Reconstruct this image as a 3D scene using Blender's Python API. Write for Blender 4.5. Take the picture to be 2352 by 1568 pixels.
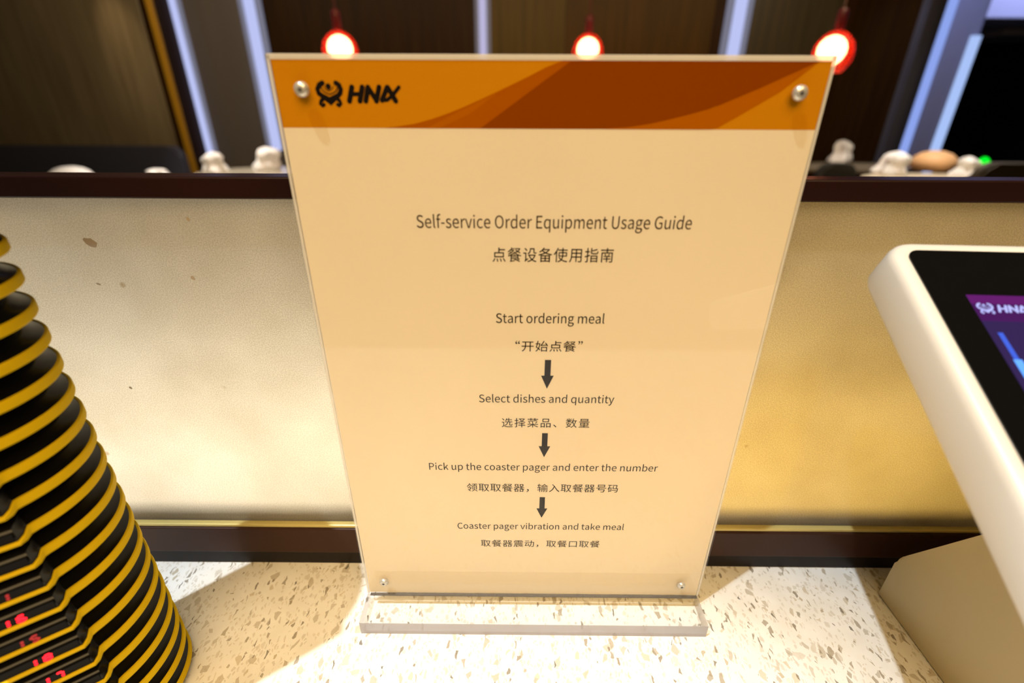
import bpy, bmesh, math, random, json
from mathutils import Vector, Matrix
sc = bpy.context.scene
for o in list(bpy.data.objects): bpy.data.objects.remove(o)
PI = math.pi
R = math.radians

# ------------------------------------------------------------------ camera
F, TH, RO, YA, H = 1118.64, 0.45833, -0.00433, 0.00565, 0.29187
_c, _s = math.cos(TH), math.sin(TH)
_f = Vector((0, _c, -_s)); _d = Vector((0, -_s, -_c)); _r = Vector((1, 0, 0))
_r2 = _r * math.cos(RO) + _d * math.sin(RO); _d2 = _d * math.cos(RO) - _r * math.sin(RO)
_M = Matrix.Rotation(YA, 3, 'Z')
CF, CR, CD = _M @ _f, _M @ _r2, _M @ _d2
CAM = Vector((0, 0, H))
cd = bpy.data.cameras.new('camera'); cam = bpy.data.objects.new('camera', cd)
sc.collection.objects.link(cam); sc.camera = cam
cam.matrix_world = Matrix.Translation(CAM) @ Matrix((CR, -CD, -CF)).transposed().to_4x4()
cd.sensor_width = 36; cd.sensor_fit = 'HORIZONTAL'; cd.lens = F / 2352 * 36
cd.clip_start = .01; cd.clip_end = 100
cd.dof.use_dof = True; cd.dof.focus_distance = .275; cd.dof.aperture_fstop = 5.0
def at(px, py, Y):                                   # point of the photograph at world depth Y
    v = CF + CR * ((px - 1176) / F) + CD * ((py - 784) / F)
    return CAM + v * (Y / v.y)

# ------------------------------------------------------------------ world, lights, exposure
w = bpy.data.worlds.new('world'); sc.world = w; w.use_nodes = True
w.node_tree.nodes['Background'].inputs[0].default_value = (1, .72, .42, 1)
w.node_tree.nodes['Background'].inputs[1].default_value = .02
sc.view_settings.view_transform = 'Standard'; sc.view_settings.look = 'None'
sc.view_settings.exposure = .15; sc.view_settings.gamma = 1; sc.view_settings.use_curve_mapping = False
def lamp(name, kind, loc, target, energy, color, **k):
    l = bpy.data.lights.new(name, kind); l.energy = energy; l.color = color
    for a, b in k.items(): setattr(l, a, b)
    o = bpy.data.objects.new(name, l); sc.collection.objects.link(o); o.location = loc
    d = Vector(target) - Vector(loc); o.rotation_euler = d.to_track_quat('-Z', 'Y').to_euler()
    return o
KEY = (-.86, -.37, 2.9)
lamp('key_downlight', 'SPOT', KEY, (.02, .16, .0), 235, (.86, .94, 1.0), spot_size=R(50), spot_blend=.25, shadow_soft_size=.02)
lamp('pool_edge_spot', 'SPOT', KEY, (-.163, -.319, .0), 130, (.86, .94, 1), spot_size=R(21.84), spot_blend=.03, shadow_soft_size=.02)  # second spot added at the key's place for the brighter pool's edge
lamp('warm_fill', 'AREA', (.1, -1.0, 1.5), (0, .2, .1), 44, (1, .69, .33), shape='RECTANGLE', size=1.6, size_y=1.2)  # unseen warm fill added to brighten the sign and the counter's shade
lamp('wall_fill', 'AREA', (0, 3.6, 1.7), (0, 5.2, .6), 60, (1, .78, .50), shape='RECTANGLE', size=7, size_y=.8)  # unseen area fill added to lift the dark dining wall
for _x, _w in ((-2.6, 60), (0, 12), (3.3, 52)): lamp('table_fill', 'SPOT', (_x, 4.3, 1.7), (_x, 4.3, 0), _w * 3, (1, .90, .78), spot_size=R(62), spot_blend=.6, shadow_soft_size=.05)  # unseen spots added to whiten the napkins and tabletops
_p = at(2165, 60, 5.6); _q = at(2300, 20, 7.4)
lamp('pillar_fill', 'SPOT', (_p.x - .3, 4.6, 2.4), (_p.x, 5.6, .9), 90, (.45, .55, 1), spot_size=R(46), spot_blend=.8, shadow_soft_size=.05)  # blue spot added to brighten the pillar panel
lamp('soffit_fill', 'AREA', (_q.x + .3, 6.3, 2.2), (_q.x, 7.4, _q.z), 30, (.50, .56, 1), shape='RECTANGLE', size=1.6, size_y=.2)  # blue area fill added to brighten the soffit beyond the pillar
lamp('panel_reflection_spot', 'SPOT', (-4.0, 4.9, 2.0), (at(292, 112, 5.5)), 45, (1, .72, .42), spot_size=R(26), spot_blend=1, shadow_soft_size=.03)  # spot added to imitate a lamp's warm reflection on the brown wood

# ------------------------------------------------------------------ materials
def newmat(name):
    m = bpy.data.materials.new(name); m.use_nodes = True
    return m, m.node_tree.nodes, m.node_tree.links, m.node_tree.nodes['Principled BSDF']
def mat(name, col, rough=.5, metal=0, emit=None, estr=0, spec=.5, coat=0):
    m, n, l, b = newmat(name)
    b.inputs['Base Color'].default_value = (*col, 1); b.inputs['Roughness'].default_value = rough
    b.inputs['Metallic'].default_value = metal; b.inputs['Specular IOR Level'].default_value = spec
    b.inputs['Coat Weight'].default_value = coat
    if emit: b.inputs['Emission Color'].default_value = (*emit, 1); b.inputs['Emission Strength'].default_value = estr
    return m
def coords(n, l, scale=(1, 1, 1)):
    t = n.new('ShaderNodeTexCoord'); mp = n.new('ShaderNodeMapping'); mp.inputs['Scale'].default_value = scale
    l.new(t.outputs['Object'], mp.inputs['Vector']); return mp.outputs['Vector']
def ramp(n, l, fac, stops):
    r = n.new('ShaderNodeValToRGB'); e = r.color_ramp.elements
    e[0].position, e[0].color = stops[0][0], (*stops[0][1], 1); e[1].position, e[1].color = stops[-1][0], (*stops[-1][1], 1)
    for p, c in stops[1:-1]: x = e.new(p); x.color = (*c, 1)
    l.new(fac, r.inputs[0]); return r.outputs[0]
def mix(n, l, fac, a, b, mode='MIX'):
    x = n.new('ShaderNodeMix'); x.data_type = 'RGBA'; x.blend_type = mode
    for s, v in ((x.inputs[0], fac), (x.inputs[6], a), (x.inputs[7], b)):
        if hasattr(v, 'is_output'): l.new(v, s)
        elif isinstance(v, (int, float)): s.default_value = v
        else: s.default_value = (*v, 1)
    return x.outputs[2]
def wood(name, c1, c2, rough=.4, scale=(9, 9, .5), spec=.5):
    m, n, l, b = newmat(name)
    v = coords(n, l, scale); no = n.new('ShaderNodeTexNoise'); no.inputs['Scale'].default_value = 2.2; no.inputs['Detail'].default_value = 5
    l.new(v, no.inputs['Vector']); l.new(ramp(n, l, no.outputs[0], [(.3, c1), (.7, c2)]), b.inputs['Base Color'])
    b.inputs['Roughness'].default_value = rough; b.inputs['Specular IOR Level'].default_value = spec
    return m
def quartz():
    m, n, l, b = newmat('quartz')
    t = n.new('ShaderNodeTexCoord').outputs['Object']
    nz = n.new('ShaderNodeTexNoise'); nz.inputs['Scale'].default_value = 260; nz.inputs['Detail'].default_value = 2; l.new(t, nz.inputs[0])
    wv = n.new('ShaderNodeVectorMath'); wv.operation = 'MULTIPLY_ADD'; l.new(nz.outputs['Color'], wv.inputs[0]); wv.inputs[1].default_value = (.0022, .0022, 0); l.new(t, wv.inputs[2])
    base = (.80, .785, .75)
    col = base
    cur = None
    # three sizes of chips, each a Voronoi cell kept by its random value and shrunk from its neighbours
    for sc_, thr, rad, ramp_stops, rot, st in (
        (560, .62, .10, [(0, (.70, .66, .60)), (.5, (.60, .56, .50)), (1, (.68, .62, .53))], .5, .55),
        (255, .82, .12, [(0, (.66, .62, .56)), (.6, (.47, .42, .34)), (1, (.60, .52, .40))], 2.1, .62),
        (480, .92, .14, [(0, (.14, .11, .08)), (.5, (.30, .24, .16)), (1, (.07, .06, .05))], 1.2, .40),
        (330, .92, .10, [(0, (.55, .50, .43)), (.6, (.28, .24, .18)), (1, (.45, .37, .25))], .9, .6)):
        mp = n.new('ShaderNodeMapping'); mp.inputs['Rotation'].default_value = (0, 0, rot); mp.inputs['Scale'].default_value = (1, st, 1)
        l.new(wv.outputs[0], mp.inputs[0])
        vo = n.new('ShaderNodeTexVoronoi'); vo.voronoi_dimensions = '2D'; vo.inputs['Scale'].default_value = sc_; l.new(mp.outputs[0], vo.inputs[0])
        ve = n.new('ShaderNodeTexVoronoi'); ve.voronoi_dimensions = '2D'; ve.feature = 'DISTANCE_TO_EDGE'; ve.inputs['Scale'].default_value = sc_; l.new(mp.outputs[0], ve.inputs[0])
        wn = n.new('ShaderNodeSeparateColor'); l.new(vo.outputs['Color'], wn.inputs[0])
        keep = n.new('ShaderNodeMath'); keep.operation = 'GREATER_THAN'; keep.inputs[1].default_value = thr; l.new(wn.outputs[0], keep.inputs[0])
        rr = n.new('ShaderNodeMath'); rr.operation = 'MULTIPLY_ADD'; rr.inputs[1].default_value = .22; rr.inputs[2].default_value = rad; l.new(wn.outputs[1], rr.inputs[0])
        ins = n.new('ShaderNodeMath'); ins.operation = 'GREATER_THAN'; l.new(ve.outputs['Distance'], ins.inputs[0]); l.new(rr.outputs[0], ins.inputs[1])
        f = n.new('ShaderNodeMath'); f.operation = 'MULTIPLY'; l.new(keep.outputs[0], f.inputs[0]); l.new(ins.outputs[0], f.inputs[1])
        f2 = n.new('ShaderNodeMath'); f2.operation = 'MULTIPLY'; l.new(f.outputs[0], f2.inputs[0]); f2.inputs[1].default_value = .80
        col = mix(n, l, f2.outputs[0], col, ramp(n, l, wn.outputs[2], ramp_stops))
    big = n.new('ShaderNodeTexNoise'); big.inputs['Scale'].default_value = 60; big.inputs['Detail'].default_value = 4; l.new(t, big.inputs[0])
    col = mix(n, l, 1.0, col, ramp(n, l, big.outputs[0], [(.35, (.93, .92, .90)), (.65, (1, 1, 1))]), 'MULTIPLY')
    l.new(col, b.inputs['Base Color']); b.inputs['Roughness'].default_value = .22
    return m
def acrylic(name, tint=(.992, .994, .992), rough=.02):
    m, n, l, b = newmat(name); n.remove(b)
    o = n['Material Output']; tr = n.new('ShaderNodeBsdfTransparent'); tr.inputs[0].default_value = (*tint, 1)
    gl = n.new('ShaderNodeBsdfGlossy'); gl.inputs['Roughness'].default_value = rough
    fr = n.new('ShaderNodeFresnel'); fr.inputs[0].default_value = 1.49
    gm = n.new('ShaderNodeNewGeometry'); fm = n.new('ShaderNodeMath'); fm.operation = 'SUBTRACT'; fm.inputs[0].default_value = 1; l.new(gm.outputs['Backfacing'], fm.inputs[1])
    fx = n.new('ShaderNodeMath'); fx.operation = 'MULTIPLY'; l.new(fr.outputs[0], fx.inputs[0]); l.new(fm.outputs[0], fx.inputs[1])
    mx = n.new('ShaderNodeMixShader'); l.new(fx.outputs[0], mx.inputs[0]); l.new(tr.outputs[0], mx.inputs[1]); l.new(gl.outputs[0], mx.inputs[2])
    l.new(mx.outputs[0], o.inputs[0]); return m
def edge_acrylic(name, col, a):
    m, n, l, b = newmat(name); n.remove(b)
    o = n['Material Output']; tr = n.new('ShaderNodeBsdfTransparent'); tr.inputs[0].default_value = (.9, .9, .92, 1)
    df = n.new('ShaderNodeBsdfPrincipled'); df.inputs['Base Color'].default_value = (*col, 1); df.inputs['Roughness'].default_value = .3
    mx = n.new('ShaderNodeMixShader'); mx.inputs[0].default_value = a
    l.new(tr.outputs[0], mx.inputs[1]); l.new(df.outputs[0], mx.inputs[2]); l.new(mx.outputs[0], o.inputs[0]); return m
def frosted():
    m, n, l, b = newmat('frosted_pane'); n.remove(b)
    t = n.new('ShaderNodeTexCoord').outputs['Object']
    a = n.new('ShaderNodeTexNoise'); a.inputs['Scale'].default_value = 1500; a.inputs['Detail'].default_value = 2; l.new(t, a.inputs[0])
    g = n.new('ShaderNodeTexNoise'); g.inputs['Scale'].default_value = 14; g.inputs['Detail'].default_value = 5; l.new(t, g.inputs[0])
    s = n.new('ShaderNodeTexVoronoi'); s.inputs['Scale'].default_value = 24; l.new(t, s.inputs[0])
    c = mix(n, l, 1, ramp(n, l, a.outputs[0], [(.35, (.66, .64, .60)), (.65, (.88, .86, .82))]), ramp(n, l, g.outputs[0], [(.35, (.84, .82, .78)), (.6, (1, 1, 1))]), 'MULTIPLY')
    c = mix(n, l, 1, c, ramp(n, l, s.outputs[0], [(.035, (.70, .62, .50)), (.055, (1, 1, 1))]), 'MULTIPLY')
    df = n.new('ShaderNodeBsdfDiffuse'); l.new(c, df.inputs[0])
    tl = n.new('ShaderNodeBsdfTranslucent'); l.new(c, tl.inputs[0])
    gl = n.new('ShaderNodeBsdfGlossy'); gl.inputs['Roughness'].default_value = .25
    m1 = n.new('ShaderNodeMixShader'); m1.inputs[0].default_value = .84; l.new(df.outputs[0], m1.inputs[1]); l.new(tl.outputs[0], m1.inputs[2])
    m2 = n.new('ShaderNodeMixShader'); m2.inputs[0].default_value = .03; l.new(m1.outputs[0], m2.inputs[1]); l.new(gl.outputs[0], m2.inputs[2])
    l.new(m2.outputs[0], n['Material Output'].inputs[0]); return m
def paper_mat(name, col, col2=None, tl_w=.3):
    m, n, l, b = newmat(name); n.remove(b)
    t = n.new('ShaderNodeTexCoord').outputs['Object']
    g = n.new('ShaderNodeTexNoise'); g.inputs['Scale'].default_value = 9; g.inputs['Detail'].default_value = 3; l.new(t, g.inputs[0])
    c = ramp(n, l, g.outputs[0], [(.3, tuple(x * .97 for x in col)), (.7, col)])
    df = n.new('ShaderNodeBsdfDiffuse'); l.new(c, df.inputs[0]); tl = n.new('ShaderNodeBsdfTranslucent'); l.new(c, tl.inputs[0])
    mx = n.new('ShaderNodeMixShader'); mx.inputs[0].default_value = tl_w; l.new(df.outputs[0], mx.inputs[1]); l.new(tl.outputs[0], mx.inputs[2])
    l.new(mx.outputs[0], n['Material Output'].inputs[0]); return m
M = dict(
    quartz=quartz(), pane=frosted(),
    rail=mat('dark_laminate', (.014, .004, .003), .35, spec=.25), trim=mat('brown_laminate', (.036, .014, .009), .45, spec=.2),
    kick=mat('black_laminate', (.008, .005, .005), .45, spec=.2), brass=mat('brass_strip', (.62, .52, .20), .3, .35),
    acry=acrylic('clear_acrylic'), acry_edge=edge_acrylic('polished_acrylic_edge', (.34, .33, .37), .85), acry_rim=edge_acrylic('acrylic_rim', (.85, .80, .70), .55),
    paper=paper_mat('cream_print', (.91, .80, .61)), orange=paper_mat('orange_print', (.55, .215, .004), tl_w=.12),
    brown2=paper_mat('warm_brown_print', (.36, .085, .0), tl_w=.1), brown=paper_mat('brown_print', (.23, .046, .0), tl_w=.1), mid=paper_mat('mid_brown_print', (.40, .105, .0), tl_w=.1),
    ink=mat('ink', (.004, .002, .001), .6, spec=.1), ink2=mat('brown_ink', (.030, .014, .004), .6, spec=.2),
    screw=mat('screw_cap', (.62, .60, .54), .3, .6), screw_dark=mat('screw_slot', (.12, .11, .10), .4, .6),
    yellow=mat('yellow_rubber', (.62, .42, .002), .6, spec=.08), black=mat('black_gloss', (.004, .0035, .003), .22, spec=.22), blackm=mat('black_plastic', (.010, .009, .009), .35),
    red=mat('led_red', (.1, 0, 0), .5, emit=(1, .0, .015), estr=2.6), reddim=mat('led_red_dim', (.1, 0, 0), .5, emit=(1, 0, .015), estr=.35),
    white=mat('white_plastic', (.74, .72, .68), .38), stand=mat('shaded_white_plastic', (.50, .42, .24), .5),  # the stand's tan puts warm shade into what is white plastic
    glass=mat('bezel_glass', (.004, .004, .004), .06),
)
def emi(name, col, s): return mat(name, (0, 0, 0), .5, emit=col, estr=s, spec=.05)

# ------------------------------------------------------------------ object helpers
def link(o, parent=None):
    sc.collection.objects.link(o)
    if parent: o.parent = parent
    return o
def tag(o, label, cat, group=None):
    o['label'] = label; o['category'] = cat
    if group: o['group'] = group
    return o
def thing(name, label, cat, loc=(0, 0, 0), rz=0, group=None):
    o = link(bpy.data.objects.new(name, None)); o.location = loc; o.rotation_euler = (0, 0, rz); o.empty_display_size = .02
    return tag(o, label, cat, group)
def obj(name, bm, m, parent=None, smooth=False, loc=None):
    me = bpy.data.meshes.new(name); bmesh.ops.recalc_face_normals(bm, faces=bm.faces[:]) if bm.faces else None
    bm.to_mesh(me); bm.free()
    for mm in (m if isinstance(m, (list, tuple)) else [m]): me.materials.append(mm)
    if smooth:
        for p in me.polygons: p.use_smooth = True
        me.set_sharp_from_angle(angle=R(40))
    o = bpy.data.objects.new(name, me)
    if loc: o.location = loc
    return link(o, parent)
def box(bm, x0, x1, y0, y1, z0, z1, bev=0, seg=2, mi=0):
    vs = bmesh.ops.create_cube(bm, size=1)['verts']
    for v in vs: v.co = Vector(((x0 + x1) / 2 + v.co.x * (x1 - x0), (y0 + y1) / 2 + v.co.y * (y1 - y0), (z0 + z1) / 2 + v.co.z * (z1 - z0)))
    if bev:
        es = list({e for v in vs for e in v.link_edges})
        bmesh.ops.bevel(bm, geom=es, offset=bev, segments=seg, profile=.5, affect='EDGES')
    return bm
def B(*a, **k): return box(bmesh.new(), *a, **k)
def prism(bm, pts, a, b, frame=lambda p, t: (p[0], t, p[1]), mi=0):
    A = [bm.verts.new(frame(p, a)) for p in pts]; Bq = [bm.verts.new(frame(p, b)) for p in pts]; n = len(pts)
    fs = [bm.faces.new(A), bm.faces.new(Bq[::-1])]
    for i in range(n): fs.append(bm.faces.new((A[i], Bq[i], Bq[(i + 1) % n], A[(i + 1) % n])))
    for f in fs: f.material_index = mi
    return bm
def lathe(prof, n=32, cap=True):
    bm = bmesh.new(); rings = []
    for r, z in prof:
        if r < 1e-6: rings.append([bm.verts.new((0, 0, z))])
        else: rings.append([bm.verts.new((r * math.cos(2 * PI * i / n), r * math.sin(2 * PI * i / n), z)) for i in range(n)])
    for a, b in zip(rings, rings[1:]):
        for i in range(n):
            j = (i + 1) % n
            if len(a) == 1 and len(b) == 1: continue
            if len(a) == 1: bm.faces.new((a[0], b[i], b[j]))
            elif len(b) == 1: bm.faces.new((a[i], a[j], b[0]))
            else: bm.faces.new((a[i], a[j], b[j], b[i]))
    if cap:
        for r in (rings[0], rings[-1]):
            if len(r) > 1: bm.faces.new(r)
    return bm
def loft(rings, cap=(True, True)):
    bm = bmesh.new(); V = [[bm.verts.new(p) for p in r] for r in rings]; n = len(V[0])
    for a, b in zip(V, V[1:]):
        for i in range(n): bm.faces.new((a[i], a[(i + 1) % n], b[(i + 1) % n], b[i]))
    if cap[0]: bm.faces.new(V[0][::-1])
    if cap[1]: bm.faces.new(V[-1])
    return bm
def rrect(x0, x1, y0, y1, r, n=6):
    P = []
    for cx, cy, a in ((x1 - r, y1 - r, 0), (x0 + r, y1 - r, 90), (x0 + r, y0 + r, 180), (x1 - r, y0 + r, 270)):
        for i in range(n + 1): t = R(a + 90 * i / n); P.append((cx + r * math.cos(t), cy + r * math.sin(t)))
    return P
def ribbon(bm, pts, w, y, thick=0):
    """flat stroke of width w along pts in the x-z plane at depth y, with rounded ends"""
    pts = [Vector((p[0], p[1])) for p in pts]; L = []; Rr = []
    for i, p in enumerate(pts):
        t = ((pts[min(i + 1, len(pts) - 1)] - pts[max(i - 1, 0)])).normalized(); nn = Vector((-t.y, t.x)) * w / 2
        L.append(p + nn); Rr.append(p - nn)
    t0 = (pts[1] - pts[0]).normalized() * w * .35; t1 = (pts[-1] - pts[-2]).normalized() * w * .35
    poly = L + [L[-1] * .75 + Rr[-1] * .25 + t1, L[-1] * .25 + Rr[-1] * .75 + t1] + Rr[::-1] + [Rr[0] * .75 + L[0] * .25 - t0, Rr[0] * .25 + L[0] * .75 - t0]
    for i in range(len(pts) - 1):
        bm.faces.new([bm.verts.new((q.x, y, q.y)) for q in (L[i], L[i + 1], Rr[i + 1], Rr[i])])
    bm.faces.new([bm.verts.new((q.x, y, q.y)) for q in (L[-1], L[-1] * .75 + Rr[-1] * .25 + t1, L[-1] * .25 + Rr[-1] * .75 + t1, Rr[-1])])
    bm.faces.new([bm.verts.new((q.x, y, q.y)) for q in (L[0], L[0] * .75 + Rr[0] * .25 - t0, L[0] * .25 + Rr[0] * .75 - t0, Rr[0])])
def structure(o): o['kind'] = 'structure'; return o

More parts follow.
